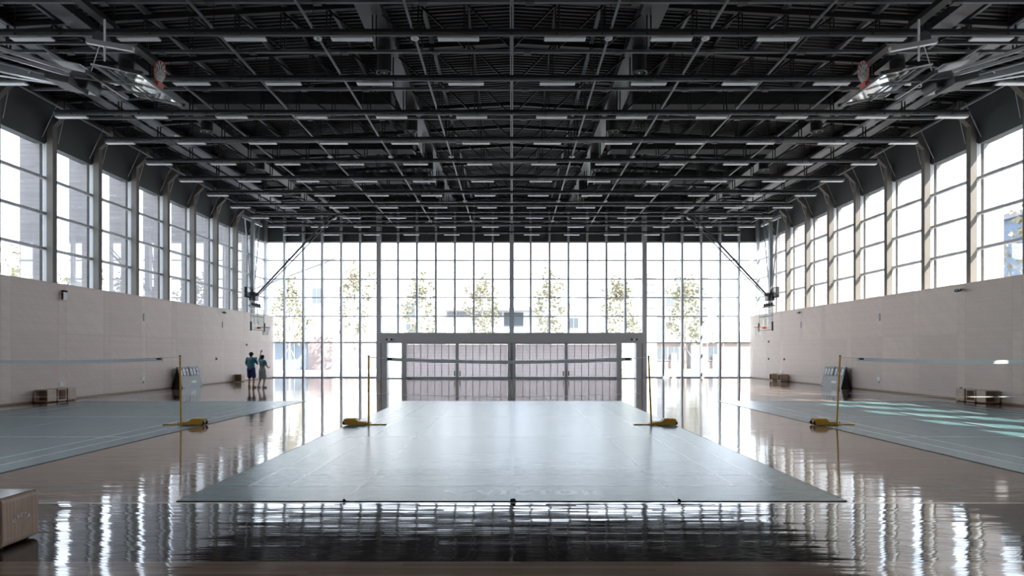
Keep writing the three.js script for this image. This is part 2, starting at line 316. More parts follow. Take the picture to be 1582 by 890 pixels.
{ // plan bracing next to the end glazing
  const b = thing('end_bracing', 'flat zigzag lattice bracing beside the glass end wall', 'bracing', undefined, [0, BASE + 0.05, -42.55]);
  bar('edge_beam', V(-14.16, 0, 0), V(14.16, 0, 0), 0.08, 0.08, M.rail, b);
  for (let i = -12; i < 12; i++) bar('lacing', V(i * PANEL, 0, i % 2 ? 0 : 1.6), V((i + 1) * PANEL, 0, i % 2 ? 1.6 : 0), 0.05, 0.05, M.rail, b);
}
// lighting rails with dark cable trays, and the tube fittings under them
const railLabel = (k) => 'slim lighting rail under a black cable tray, ' + ORD[11 - k] + ' from the glass end wall', lampLabel = (k, i) => 'switched off tube light, ' + ORD[i + 1] + ' from the shaded windows, on the ' + ORD[11 - k] + ' rail from the glass';
const RAILY = EYE + 7.03, LX = Array.from({ length: 12 }, (_, i) => (i - 5.5) * 2.36);
{
  const r0 = thing('lighting_rail', railLabel(0), 'lighting rail', 'lighting rails under the trusses', [0, RAILY, -dk(0) - 0.02]);
  box('rail', -13.5, 13.5, -0.014, 0.014, -0.02, 0.02, M.rail, r0);
  box('cable_tray', -13.45, 13.45, 0.05, 0.12, -0.06, 0.06, M.tray, r0);
  for (let i = -6; i <= 6; i++) rod('hanger', V(i * 2.2, 0.12, 0), V(i * 2.2, BASE - RAILY, 0), 0.01, M.tray, r0, 0.01, 6);
  for (let i = -13; i <= 13; i++) box('clip', i * 1.0 - 0.02, i * 1.0 + 0.02, 0.014, 0.05, -0.02, 0.02, M.tray, r0);
  for (let k = 1; k <= 10; k++) copy(r0, railLabel(k)).position.z = -dk(k) - 0.02;
  const l0 = thing('tube_light', lampLabel(0, 0), 'ceiling light', 'tube lights under the rails', [LX[0], RAILY - 0.014, -dk(0) - 0.02]);
  box('bracket', -0.12, 0.12, -0.045, 0.0, -0.012, 0.012, M.lampBody, l0);
  const body = mesh('housing', new RoundedBoxGeometry(0.92, 0.03, 0.18, 2, 0.01), M.lampBody, l0, [0, -0.06, 0]);
  const lens = mesh('lens', new RoundedBoxGeometry(0.9, 0.016, 0.165, 2, 0.006), M.lampLens, l0, [0, -0.08, 0.0]);
  void body; void lens;
  for (let k = 0; k <= 10; k++) LX.forEach((x, i) => { if (k || i) copy(l0, lampLabel(k, i)).position.set(x, RAILY - 0.014, -dk(k) - 0.02); });
}
// ducts and diffusers
for (const s of [-1, 1]) {
  const inner = thing('supply_duct', s < 0 ? 'wide grey air duct under the roof, over the shaded half of the hall' : 'wide grey air duct under the roof, over the sunlit half of the hall', 'duct', undefined, [s * 3.62, EYE + 8.7, -28]);
  box('trunk', -0.32, 0.32, 0, 0.32, -14.6, 14.6, M.duct, inner);
  for (let i = -5; i <= 5; i++) box('flange', -0.345, 0.345, 0.0, 0.345, i * 2.75 - 0.02, i * 2.75 + 0.02, M.darkSteel, inner);
  const outer = thing('supply_duct', s < 0 ? 'grey air duct under the roof beside the shaded windows' : 'grey air duct under the roof beside the sunlit windows', 'duct', undefined, [s * 11.0, EYE + 8.3, -28]);
  box('trunk', -0.25, 0.25, 0, 0.22, -14.6, 14.6, M.duct, outer);
  for (let i = -5; i <= 5; i++) box('flange', -0.27, 0.27, 0.0, 0.235, i * 2.75 - 0.02, i * 2.75 + 0.02, M.darkSteel, outer);
  for (const q of [0, 1]) {
    const tr = thing('strip_duct', (q ? 'outer' : 'inner') + ' of two flat metal strips running along the roof beside the ' + (s < 0 ? 'shaded' : 'sunlit') + ' windows', 'duct', undefined, [s * (13.05 + q * 0.55), EYE + 8.32, -29]);
    box('channel', -0.19, 0.19, 0, 0.05, -13.6, 13.6, M.stripDuct, tr);
    for (let i = -6; i <= 6; i++) box('strap', -0.2, 0.2, 0.05, 0.1, i * 2.2 - 0.015, i * 2.2 + 0.015, M.tray, tr);
  }
  for (let i = 0; i < 4; i++) {
    const c = thing('cross_duct', 'black cross duct over the ' + (s < 0 ? 'shaded' : 'sunlit') + ' half of the hall, ' + ORD[4 - i] + ' from the glass', 'duct', 'black cross ducts', [s * 7.3, EYE + 8.24, -(dk(3) + 0.35 + i * 2 * P)]);
    box('trunk', -3.28, 3.28, 0, 0.4, -0.35, 0.35, M.blackDuct, c);
    box('collar', -3.32, -3.28, -0.02, 0.42, -0.37, 0.37, M.darkSteel, c); box('collar', 3.28, 3.32, -0.02, 0.42, -0.37, 0.37, M.darkSteel, c);
  }
  for (let i = 0; i < 4; i++) for (const [x, top, lab] of [[3.64, 8.7, 'broad inner'], [11.0, 8.3, 'narrow outer']]) {
    const d = thing('round_diffuser', 'round air diffuser under the ' + (s < 0 ? 'shaded' : 'sunlit') + ' side ' + lab + ' duct, ' + ORD[4 - i] + ' from the glass', 'diffuser', 'round diffusers under the ' + lab + ' ducts', [s * x, EYE + 7.98, -(19.8 + i * 2.06 * P)]);
    mesh('drum', new THREE.CylinderGeometry(0.2, 0.2, top - 7.98, 24, 1, true), M.blackDuct, d, [0, (top - 7.98) / 2, 0]); 
    mesh('ring', new THREE.TorusGeometry(0.21, 0.022, 8, 32), M.ringLight, d, [0, 0, 0], [Math.PI / 2, 0, 0]);
    mesh('cone', new THREE.ConeGeometry(0.12, 0.05, 20, 1, true), M.ringLight, d, [0, 0.03, 0]);
    for (let a = 0; a < 4; a++) { const t = a * Math.PI / 2 + 0.4; rod('spoke', V(0, 0.01, 0), V(Math.cos(t) * 0.2, 0.005, Math.sin(t) * 0.2), 0.008, M.ringLight, d); }
    mesh('hub', new THREE.SphereGeometry(0.025, 10, 8), M.disc, d, [0, 0.0, 0]);
  }
}
for (const [x, d] of [[-4.72, 16.9], [-2.36, 16.9], [2.36, 16.9], [4.72, 16.9], [-4.72, 22], [-2.36, 22], [2.36, 22], [4.72, 22], [-9.44, 22], [9.44, 22], [-7.08, 27.1], [-4.72, 27.1], [-2.36, 27.1], [2.36, 27.1], [4.72, 27.1], [7.08, 27.1], [-11.8, 24.5], [11.8, 24.5], [-11.8, 35], [-9.44, 35], [-4.72, 35], [-2.36, 35], [2.36, 35], [4.72, 35], [9.44, 35], [-4.72, 40.2], [-2.36, 40.2], [2.36, 40.2], [4.72, 40.2]]) {
  const s = thing('detector', 'small pale disc detector fixed under a roof tie', 'detector', 'disc detectors under the roof ties', [x, BASE - 0.065, -d]);
  const o = x === 0 ? 0 : 0; mesh('plate', new THREE.CylinderGeometry(0.1, 0.095, 0.035, 24), M.disc, s, [o, -0.018, 0]); mesh('dome', new THREE.CylinderGeometry(0.055, 0.04, 0.025, 16), M.disc, s, [o, -0.047, 0]);
}

// ---------------------------------------------------------------- badminton mats
function courtMat(x, label) {
  const m = thing('court_mat', label, 'sports mat', undefined, [x, 0, -14.76]), L = 7.5;
  for (let i = 0; i < 4; i++) { // four rolls side by side
    const g = new THREE.BoxGeometry(1.747, 0.006, 15), p = g.attributes.position, uv = g.attributes.uv;
    for (let q = 0; q < uv.count; q++) uv.setXY(q, (p.getX(q) + i * 0.37) / 2.2, p.getZ(q) / 2.2);
    mesh('mat_roll', g, M.mat, m, [-3.5 + 1.75 * (i + 0.5), 0.0045, 0]);
  }
  box('edge', -3.5, 3.5, 0.0005, 0.007, L, L + 0.012, M.matEdge, m); box('edge', -3.512, -3.5, 0.0005, 0.007, -L, L, M.matEdge, m); box('edge', 3.5, 3.512, 0.0005, 0.007, -L, L, M.matEdge, m);
  const line = (x0, x1, z0, z1, mat = M.matLine, n = 'court_line') => box(n, x0, x1, 0.0076, 0.0083, z0, z1, mat, m), w = 0.02;
  for (const s of [-1, 1]) {
    line(s * 3.05 - w, s * 3.05 + w, -6.7, 6.7); line(s * 2.59 - w, s * 2.59 + w, -6.7, 6.7);
    line(-3.03, 3.03, s * 6.68 - w, s * 6.68 + w); line(-3.03, 3.03, s * 5.94 - w, s * 5.94 + w); line(-3.03, 3.03, s * 1.98 - w, s * 1.98 + w);
    line(s * 1.75 - 0.016, s * 1.75 + 0.016, -L, L, M.matSeam, 'seam_tape');
  }
  line(-0.024, 0.024, -L, L, M.matSeam, 'seam_tape');
  return m;
}
{
  const a = courtMat(0, 'grey green badminton mat between the two nets stretched beside the walls');
  const v = mesh('lettering', textGeo('VICTOR', 0.27, 0.0006, 1.05), M.matLine, a, [0.3, 0.0077, 7.08], [-Math.PI / 2, 0, 0]); v.userData.label = 'pale brand lettering along the mat end';
  const lg = new THREE.Shape([[-0.17, 0.1], [-0.1, 0.1], [0.0, -0.02], [0.2, 0.1], [0.01, -0.1], [-0.02, -0.1]].map(([x, y]) => new THREE.Vector2(x, y)));
  mesh('emblem', new THREE.ExtrudeGeometry(lg, { depth: 0.0006, bevelEnabled: false }), M.matLine, a, [-0.62, 0.0077, 7.06], [-Math.PI / 2, 0, 0]);
  for (const x of [-1.75, 0, 1.75]) { // rolled ends of tape at the seams
    const t = mesh('tape_end', new THREE.TorusKnotGeometry(0.009, 0.006, 24, 6, 2, 3), M.greenTape, a, [x, 0.014, 7.508]); t.userData.label = 'crumpled dark green tape end';
    if (x === 0) mesh('tape_end', new THREE.TorusKnotGeometry(0.012, 0.007, 24, 6, 3, 2), M.greenTape, a, [x + 0.02, 0.017, 7.52]);
  }
  courtMat(-10.1, 'blue green badminton mat beside the shaded windows');
  courtMat(10.1, 'pale green badminton mat crossed by stripes of sunlight');
}
// nets and posts
function netPost(x, out, lean, label) {
  const p = thing('net_post', label, 'net post', undefined, [x, 0.0085, -14.9]), H = 1.47;
  const b = new THREE.Shape([[0.02, 0], [0.02, 0.035], [0.1, 0.05], [0.2, 0.055], [0.27, 0.12], [0.47, 0.12], [0.5, 0.1], [0.5, 0.04], [0.47, 0]].map(([u, v]) => new THREE.Vector2(out * u, v)));
  const g = new THREE.ExtrudeGeometry(b, { depth: 0.2, bevelEnabled: true, bevelSize: 0.008, bevelThickness: 0.008, bevelSegments: 2 }); g.translate(0, 0.01, -0.1);
  mesh('counterweight', g, M.yellow, p, [0, 0.003, 0]);
  box('foot_bar', -out * 0.38, out * 0.04, 0, 0.018, -0.04, 0.04, M.yellow, p);
  for (const z of [-0.085, 0.085]) mesh('wheel', new THREE.CylinderGeometry(0.045, 0.045, 0.03, 16), M.black, p, [out * 0.5, 0.05, z], [Math.PI / 2, 0, 0]);
  box('handle', out * 0.49, out * 0.52, 0.1, 0.125, -0.09, 0.09, M.black, p);
  for (const q of [-1, 1]) mesh('bolt', new THREE.CylinderGeometry(0.012, 0.012, 0.03, 8), M.darkSteel, p, [q * 0.045, 0.045, 0.03]);
  rod('pole', V(0, 0.01, 0), V(lean, H, 0), 0.021, M.yellow, p, 0.019, 14);
  rod('top_cap', V(lean, H, 0), V(lean, H + 0.02, 0), 0.022, M.black, p, 0.022, 12);
  const hook = mesh('hook', new THREE.TorusGeometry(0.018, 0.005, 6, 14), M.darkSteel, p, [lean * 0.55, H * 0.5, 0.025]); void hook;
  return [x + lean, H];
}
function net(x0, x1, label) {
  const n = thing('badminton_net', label, 'net', undefined, [(x0 + x1) / 2, 0, -14.9]), W = x1 - x0, sag = (u) => 1.465 - 0.085 * (1 - (2 * u - 1) ** 2);
  const pos = [], S = 24, strip = (y0, y1, t, name, mat, a = 0, b = 1) => { // band that follows the sag
    const g = []; for (let i = 0; i < S; i++) { const u0 = a + (b - a) * i / S, u1 = a + (b - a) * (i + 1) / S; const bx = new THREE.BoxGeometry((u1 - u0) * W, y1 - y0, t), p = bx.attributes.position; for (let k = 0; k < p.count; k++) { const u = p.getX(k) > 0 ? u1 : u0; p.setXYZ(k, (u - 0.5) * W, p.getY(k) + (y0 + y1) / 2 + sag(u), p.getZ(k)); } g.push(bx); }
    return mesh(name, mergeGeometries(g), mat, n);
  };
  strip(-0.06, 0.012, 0.006, 'head_tape', M.tape, 0.06, 0.94); void pos;
  strip(-0.012, 0.0, 0.006, 'head_cord', M.tape, 0, 0.06); strip(-0.012, 0.0, 0.006, 'head_cord', M.tape, 0.94, 1);
  strip(-0.775, -0.767, 0.005, 'bottom_cord', M.tape, 0.03, 0.97);
  for (const u of [0.075, 0.925]) box('clip', (u - 0.5) * W - 0.05, (u - 0.5) * W + 0.05, sag(u) - 0.035, sag(u) + 0.0, -0.008, 0.008, M.black, n);
  const g = []; // fine mesh
  for (let i = 0; i <= 130; i++) { const u = 0.06 + 0.88 * i / 130, x = (u - 0.5) * W; g.push(boxRaw(x - 0.00022, x + 0.00022, sag(u) - 0.77, sag(u) - 0.05, -0.0003, 0.0003)); }
  for (let j = 1; j < 18; j++) for (let i = 0; i < 12; i++) { const u0 = 0.06 + 0.88 * i / 12, u1 = 0.06 + 0.88 * (i + 1) / 12; g.push(rodRaw(V((u0 - 0.5) * W, sag(u0) - 0.05 - j * 0.04, 0), V((u1 - 0.5) * W, sag(u1) - 0.05 - j * 0.04, 0), 0.0003, 3)); }
  const m = mesh('netting', mergeGeometries(g.map((q) => q.index ? q.toNonIndexed() : q)), M.cord, n); m.userData.kind = 'stuff';
}
{
  const a = netPost(-3.07, -1, 0.0, 'yellow net post of the middle net on the side of the shaded windows'), b = netPost(3.0, 1, -0.06, 'yellow net post of the middle net on the side of the sunlit windows');
  net(a[0], b[0], 'badminton net with a sagging white tape over the middle mat');
  const c = netPost(-7.1, 1, -0.02, 'yellow net post on the blue green mat before the scoreboard reading 001 002'), d = netPost(-13.2, -1, 0.02, 'yellow net post by the shaded wall');
  net(d[0], c[0], 'badminton net over the blue green mat by the shaded wall');
  const e = netPost(6.98, -1, 0.07, 'yellow net post on the sun striped mat before the scoreboard reading 000 000'), f = netPost(13.2, 1, -0.02, 'yellow net post by the sunlit side wall');
  net(e[0], f[0], 'badminton net over the sun striped mat');
}

// ---------------------------------------------------------------- ceiling-hung basketball goals
function goal(s, d, folded, label) {
  const o = thing('basketball_goal', label, 'basketball goal', undefined, [s * 13.07, 8.19, -d], s < 0 ? 0 : Math.PI);
  const R = new THREE.Matrix4().makeRotationZ(folded ? 78 * Math.PI / 180 : 0);
  const steel = M.steel, dark = M.darkSteel;
  const q = (m) => { m.applyMatrix4(R); return m; };
  const zf = s < 0 ? 1 : -1;                              // local z that points at the camera
  // fixed frame under the trusses
  bar('pivot_beam', V(0, 0.02, -1.25), V(0, 0.02, 1.25), 0.12, 0.14, steel, o);
  for (const z of [-1.05, 1.05]) { rod('hanger', V(0, 0.08, z), V(0, 0.6, z), 0.035, dark, o); rod('hanger', V(1.27, 0.64, z), V(1.27, 1.037, z), 0.03, dark, o); bar('head_rail', V(0, 0.62, z), V(4.3, 0.62, z), 0.05, 0.06, dark, o); rod('hanger', V(3.63, 0.64, z), V(3.63, 1.037, z), 0.03, dark, o); }
  bar('winch_beam', V(4.1, 0.68, -2.6), V(4.1, 0.68, 2.6), 0.2, 0.12, M.lattice, o);
  const winch = mesh('winch', new THREE.CylinderGeometry(0.13, 0.13, 0.3, 16), dark, o, [4.1, 0.22, 0], [Math.PI / 2, 0, 0]); void winch;
  // swinging mast
  q(bar('mast', V(0, -3.7, 0), V(0, 0, 0), 0.16, 0.16, steel, o));
  for (const z of [-1, 1]) {
    q(rod('side_strut', V(0, -3.45, z * 0.22), V(0, 0, z * 0.98), 0.03, steel, o));
    for (const y of [-0.8, -1.7, -2.6]) { const w = 0.22 + 0.76 * (3.45 + y) / 3.45; q(rod('strut_tie', V(0, y, z * 0.08), V(0, y - 0.25, z * (w - 0.05)), 0.014, steel, o)); }
    q(rod('board_post', V(0.06, -3.75, z * 0.28), V(0.2, -5.2, z * 0.28), 0.025, steel, o));
    q(bar('corner_pad', V(0.27, -5.55, z * 0.93), V(0.27, -5.1, z * 0.93), 0.07, 0.06, M.black, o));
    q(rod('frame_bar', V(0.25, -5.5, z * 0.9), V(0.25, -4.45, z * 0.9), 0.02, M.paleSteel, o));
  }
  q(mesh('knuckle', new RoundedBoxGeometry(0.34, 0.42, 0.5, 2, 0.03), dark, o, [0.06, -3.8, 0]));
  const clock = q(mesh('shot_clock', new RoundedBoxGeometry(0.14, 0.52, 0.72, 2, 0.02), M.black, o, [-0.1, -3.62, zf * 0.3])); void clock;
  q(mesh('clock_face', boxGeo(0.012, 0.44, 0.62), M.paleSteel, o, [-0.025, -3.62, zf * 0.3]));
  q(bar('board_beam', V(0.12, -4.3, -0.75), V(0.12, -4.3, 0.75), 0.08, 0.08, dark, o));
  for (const z of [-0.5, -0.2, 0.1, 0.4]) q(mesh('bracket', boxGeo(0.12, 0.16, 0.06), M.black, o, [0.15, -4.22, z]));
  // glass backboard
  q(mesh('backboard', boxGeo(0.014, 1.03, 1.78), M.boardGlass ??= new THREE.MeshPhysicalMaterial({ color: C(0.93, 0.95, 0.95), transmission: 1, thickness: 0, roughness: 0.05, ior: 1.5 }), o, [0.27, -4.97, 0]));
  for (const y of [-4.45, -5.49]) q(bar('frame_bar', V(0.25, y, -0.9), V(0.25, y, 0.9), 0.04, 0.04, y < -5 ? dark : M.paleSteel, o));
  for (const [y0, z0, y1, z1] of [[-4.88, -0.3, -4.88, 0.3], [-5.32, -0.3, -5.32, 0.3], [-5.32, -0.3, -4.88, -0.3], [-5.32, 0.3, -4.88, 0.3]]) q(bar('target_line', V(0.28, y0, z0), V(0.28, y1, z1), 0.006, 0.05, M.white, o));
  q(bar('cross_bar', V(0.23, -4.8, -0.9), V(0.23, -4.8, 0.9), 0.03, 0.05, dark, o));
  // rim and net
  q(mesh('rim_bracket', boxGeo(0.14, 0.1, 0.24), M.red, o, [0.34, -5.38, 0]));
  q(mesh('rim', new THREE.TorusGeometry(0.225, 0.011, 8, 36), M.red, o, [0.645, -5.35, 0], [Math.PI / 2, 0, 0]));
  const down = V(0, -1, 0).applyMatrix4(R.clone().invert()); // the net hangs plumb, also from the folded rim
  const g = [], N = 12, rad = folded ? [0.225, 0.16, 0.1, 0.07, 0.06] : [0.225, 0.19, 0.155, 0.135, 0.14], P3 = (j, i) => { const a = (i + (j % 2) * 0.5) / N * Math.PI * 2; return V(0.645 + rad[j] * Math.cos(a), -5.35, rad[j] * Math.sin(a)).addScaledVector(down, j * (folded ? 0.07 : 0.1)); };
  for (let j = 0; j < 4; j++) for (let i = 0; i < N; i++) { g.push(rodRaw(P3(j, i), P3(j + 1, j % 2 ? i + 1 : i), 0.005, 4)); g.push(rodRaw(P3(j, i), P3(j + 1, j % 2 ? i : i - 1), 0.005, 4)); }
  q(mesh('hoop_net', mergeGeometries(g), M.netWhite, o));
  // folding brace
  if (!folded) {
    for (const z of [-0.12, 0.12]) { const a = V(0.13, -3.85, z), b = V(4.04, 0.24, z * 3); rod('brace', a, b, z * zf > 0 ? 0.05 : 0.028, dark, o); }
    const m = V(0.13, -3.85, 0).lerp(V(4.04, 0.36, 0), 0.45); mesh('brace_joint', new THREE.SphereGeometry(0.075, 10, 8), dark, o, [m.x, m.y, 0.14 * zf]);
    rod('cable', V(0.3, -3.9, 0), V(4.1, 0.2, 0), 0.008, M.paleSteel, o);
  } else {
    const tip = V(0.13, -3.85, 0).applyMatrix4(R);
    for (const z of [-0.42, 0.42]) { bar('brace', V(tip.x, tip.y + 0.05, z * 0.5), V(0.6, 0.34, z), 0.05, 0.07, M.paleSteel, o); }
    rod('cable', V(tip.x, tip.y, 0), V(4.1, 0.3, 0), 0.01, M.paleSteel, o);
    rod('drop_rod', V(4.3, 0.55, zf * 0.25), V(4.3, -0.35, zf * 0.25), 0.022, M.white, o);
    bar('spreader', V(3.95, 0.06, zf * 0.3), V(4.95, -0.12, zf * 0.3), 0.1, 0.1, M.paleSteel, o);
    mesh('cover_plate', boxGeo(0.62, 0.02, 0.75), M.paleSteel, o, [3.6, -0.45, zf * 0.1], [0, 0, -0.2]);
  }
  return o;
}
goal(-1, 35, false, 'lowered glass basketball goal above the two players');
goal(1, 35, false, 'lowered glass basketball goal beside the sunlit wall');
goal(-1, 15.2, true, 'basketball goal folded up under the dark roof on the shaded side');
goal(1, 15.2, true, 'basketball goal folded up under the dark roof on the sunlit side');

// ---------------------------------------------------------------- scoreboards, seats, wall fittings
function scoreboard(s, left, right, label) {
  const o = thing('scoreboard', label, 'scoreboard', undefined, [s * 14.62, 0, -31.35], s < 0 ? Math.PI / 2 : -Math.PI / 2), W = 2.0, H = 0.94, B = 0.22; // local +z faces the hall
  const lean = Math.atan2(B, H), L = Math.hypot(B, H), panel = M.scorePanel ??= std(C(0.05, 0.055, 0.065), 0.42);
  const put = (m, u, v, off) => { m.position.set(u, H - v * Math.cos(lean) + off * Math.sin(lean), v * Math.sin(lean) + off * Math.cos(lean)); m.rotation.x = -lean; return m; };
  put(mesh('front_panel', boxGeo(W, L, 0.025), panel, o), 0, L / 2, -0.0125);
  const back = mesh('rear_panel', boxGeo(W, L, 0.02), M.black, o); back.position.set(0, H / 2, -B / 2 - 0.01); back.rotation.x = lean;
  for (const q of [-1, 1]) { const sh = new THREE.Shape([[0, H - 0.03], [B - 0.03, 0.0], [-B + 0.03, 0.0]].map(([u, v]) => new THREE.Vector2(u, v))); mesh('side_cloth', new THREE.ExtrudeGeometry(sh, { depth: 0.006, bevelEnabled: false }), M.black, o, [q * (W / 2 - 0.02), 0, 0], [0, -Math.PI / 2, 0]); }
  const card = M.scoreCard ??= std(C(0.05, 0.056, 0.068), 0.5), ink = M.scoreInk ??= std(C(0.82, 0.83, 0.84), 0.5);
  [...left, ...right].forEach((ch, i) => {
    const u = (i - 2.5) * 0.3 + (i < 3 ? -0.05 : 0.05);
    put(mesh('flip_card', boxGeo(0.27, 0.38, 0.008), card, o), u, 0.25, 0.004);
    put(mesh('digit', textGeo(ch, 0.28, 0.003, 0.95), ink, o), u, 0.25, 0.008);
  });
  put(mesh('divider', boxGeo(0.05, 0.44, 0.02), M.black, o), 0, 0.24, 0.012);
  put(mesh('label_plate', boxGeo(0.5, 0.09, 0.004), M.white, o), 0.2, 0.72, 0.002);
  for (const q of [-1, 1]) box('foot', q * 0.85 - 0.06, q * 0.85 + 0.06, 0, 0.02, B - 0.03, B + 0.02, M.black, o);
  return o;
}
scoreboard(-1, '001', '002', 'dark folding scoreboard reading 001 and 002 against the shaded side wall');
scoreboard(1, '000', '000', 'dark folding scoreboard reading 000 and 000 against the sunlit side wall');

// wooden box seats: hollow cubes, two opposite sides open, lettering on the closed sides
const arcText = (str, r, size, span) => mergeGeometries([...str].map((ch, i) => { const g = textGeo(ch, size, 0.002), a = (i / (str.length - 1) - 0.5) * span; g.rotateZ(-a); g.translate(r * Math.sin(a), r * Math.cos(a) - r, 0); return g; }));
const seatText = arcText('UACTP', 0.14, 0.036, 1.25);
function seat(x, d, axis, label, glossy) {
  const o = thing('box_seat', label, 'box seat', undefined, [x, 0, -d], axis === 'x' ? Math.PI / 2 : 0), S = 0.42, H = 0.4, t = 0.03, r = 0.045; // local z is the open direction
  const rr = (shape, w, h, q) => { shape.moveTo(-w / 2 + q, -h / 2); shape.lineTo(w / 2 - q, -h / 2); shape.quadraticCurveTo(w / 2, -h / 2, w / 2, -h / 2 + q); shape.lineTo(w / 2, h / 2 - q); shape.quadraticCurveTo(w / 2, h / 2, w / 2 - q, h / 2); shape.lineTo(-w / 2 + q, h / 2); shape.quadraticCurveTo(-w / 2, h / 2, -w / 2, h / 2 - q); shape.lineTo(-w / 2, -h / 2 + q); shape.quadraticCurveTo(-w / 2, -h / 2, -w / 2 + q, -h / 2); return shape; };
  const sh = rr(new THREE.Shape(), S, H - 0.02, r); sh.holes.push(rr(new THREE.Path(), S - 2 * t, H - 0.02 - 2 * t, r * 0.6));
  const g = new THREE.ExtrudeGeometry(sh, { depth: S - 0.02, bevelEnabled: true, bevelSize: 0.006, bevelThickness: 0.01, bevelSegments: 2, curveSegments: 6 }); g.translate(0, 0, -(S - 0.02) / 2);
  const p = g.attributes.position, n = g.attributes.normal, uv = g.attributes.uv; // sides: grain upright
  for (let i = 0; i < uv.count; i++) uv.setXY(i, Math.abs(n.getZ(i)) > 0.5 ? p.getX(i) : p.getZ(i) + 0.2, Math.abs(n.getY(i)) > 0.5 ? p.getX(i) : p.getY(i));
  mesh('shell', g, M.seatWood, o, [0, 0.02 + (H - 0.02) / 2, 0]);
  mesh('seat_top', new RoundedBoxGeometry(S - 0.05, 0.008, S - 0.03, 2, 0.003), M.seatTop, o, [0, H + 0.004, 0]);
  box('inner_back', -S / 2 + t, S / 2 - t, 0.02 + t, H - t, -0.01, 0.01, M.seatEdge, o);
  for (const [u, v] of [[-1, -1], [-1, 1], [1, -1], [1, 1]]) mesh('foot', new THREE.CylinderGeometry(0.02, 0.02, 0.02, 12), M.black, o, [u * 0.15, 0.01, v * 0.15]);
  for (const s of [-1, 1]) mesh('lettering', seatText, M.white, o, [s * (S / 2 + 0.0065), 0.235, 0], [0, s * Math.PI / 2, 0]);
  return o;
}
seat(-4.215, 5.66, 'z', 'wooden box seat with white arched lettering, alone on the dark border of the near floor');
const seatRow = (s, list, where) => list.forEach(([d, ax, w], i) => seat(s * 14.62, d, ax, w + ' ' + where));
seatRow(-1, [[21.75, 'z', 'box seat with an open dark end, first of three'], [22.25, 'x', 'middle box seat with a square opening to the hall'], [22.75, 'z', 'box seat with its closed lettered side out, last']], 'below the white wall speaker');
seatRow(1, [[21.3, 'z', 'box seat with a dark open end, first of three'], [21.8, 'x', 'middle of three box seats, square opening outward,'], [22.3, 'z', 'box seat with closed side out, last of three']], 'against the sunlit side wall');
seatRow(-1, [[37.2, 'z', 'wooden box seat']], 'by the wall behind the two players');
seatRow(1, [[38.6, 'x', 'hollow box seat, first of two from the glass,'], [37.4, 'x', 'box seat opening to the hall, second of two']], 'beside the sunlit wall');

function onWall(s, name, label, category, group, y, d) { return thing(name, label, category, group, [s * WX, y, -d], s < 0 ? Math.PI / 2 : -Math.PI / 2); } // local +z points into the hall
for (const [s, d, y] of [[-1, dk(3), 0.52], [-1, dk(5), 0.5], [-1, dk(6.6), 0.5], [1, dk(5), 0.5], [1, dk(6.6), 0.5], [1, dk(9), 0.5]]) {
  const o = onWall(s, 'wall_socket', 'white wall socket plate low on the ' + (s < 0 ? 'shaded' : 'sunlit') + ' side wall', 'socket', 'sockets on the ' + (s < 0 ? 'shaded' : 'sunlit') + ' side wall', y, d);
  mesh('plate', new RoundedBoxGeometry(0.2, 0.14, 0.02, 2, 0.006), M.white, o, [-0.04, 0, 0.01]); mesh('plate', new RoundedBoxGeometry(0.07, 0.1, 0.02, 2, 0.006), M.white, o, [0.12, 0, 0.01]);
  mesh('cable_hole', new THREE.CylinderGeometry(0.035, 0.035, 0.02, 14), M.seatEdge, o, [-0.04, -0.14, 0.01], [Math.PI / 2, 0, 0]);
}
for (const [s, d, y] of [[-1, 35, 1.25], [-1, 39, 1.25], [-1, 39, 2.0], [1, 40.2, 1.2], [1, 40.2, 2.2], [1, 37.9, 1.2], [1, dk(3), 0.35]]) {
  const o = onWall(s, 'wall_button', 'small black round plate on the ' + (s < 0 ? 'shaded' : 'sunlit') + ' side wall', 'wall plate', 'round plates on the ' + (s < 0 ? 'shaded' : 'sunlit') + ' side wall', y, d);
  mesh('disc', new THREE.CylinderGeometry(0.06, 0.06, 0.03, 16), M.black, o, [0, 0, 0.015], [Math.PI / 2, 0, 0]); mesh('knob', new THREE.CylinderGeometry(0.025, 0.03, 0.03, 12), M.darkSteel, o, [0, 0, 0.04], [Math.PI / 2, 0, 0]);
}
for (const [s, d] of [[-1, dk(5)], [1, dk(5)], [1, dk(8)], [-1, dk(8)]]) { const o = onWall(s, 'wall_vent', 'pale louvred wall plate high on the ' + (s < 0 ? 'shaded' : 'sunlit') + ' side wall', 'vent', 'louvred plates on the ' + (s < 0 ? 'shaded' : 'sunlit') + ' side wall', 3.0, d); mesh('plate', new RoundedBoxGeometry(0.12, 0.3, 0.02, 2, 0.005), M.lampBody, o, [0, 0, 0.01]); for (let i = 0; i < 4; i++) box('louvre', -0.04, 0.04, -0.1 + i * 0.06, -0.08 + i * 0.06, 0.02, 0.026, M.frame, o); }
{
  const o = onWall(-1, 'wall_speaker', 'white box wall speaker on a black bracket high on the shaded side wall', 'speaker', undefined, 3.5, dk(3));
  mesh('cabinet', new RoundedBoxGeometry(0.2, 0.26, 0.06, 2, 0.015), M.white, o, [0.0, -0.07, 0.08]); box('bracket', -0.04, 0.05, 0.07, 0.13, 0, 0.1, M.black, o); mesh('swivel', new THREE.SphereGeometry(0.035, 10, 8), M.black, o, [0.02, 0.09, 0.13]); box('side_grille', -0.108, -0.098, -0.18, 0.04, 0.055, 0.105, M.black, o);
}
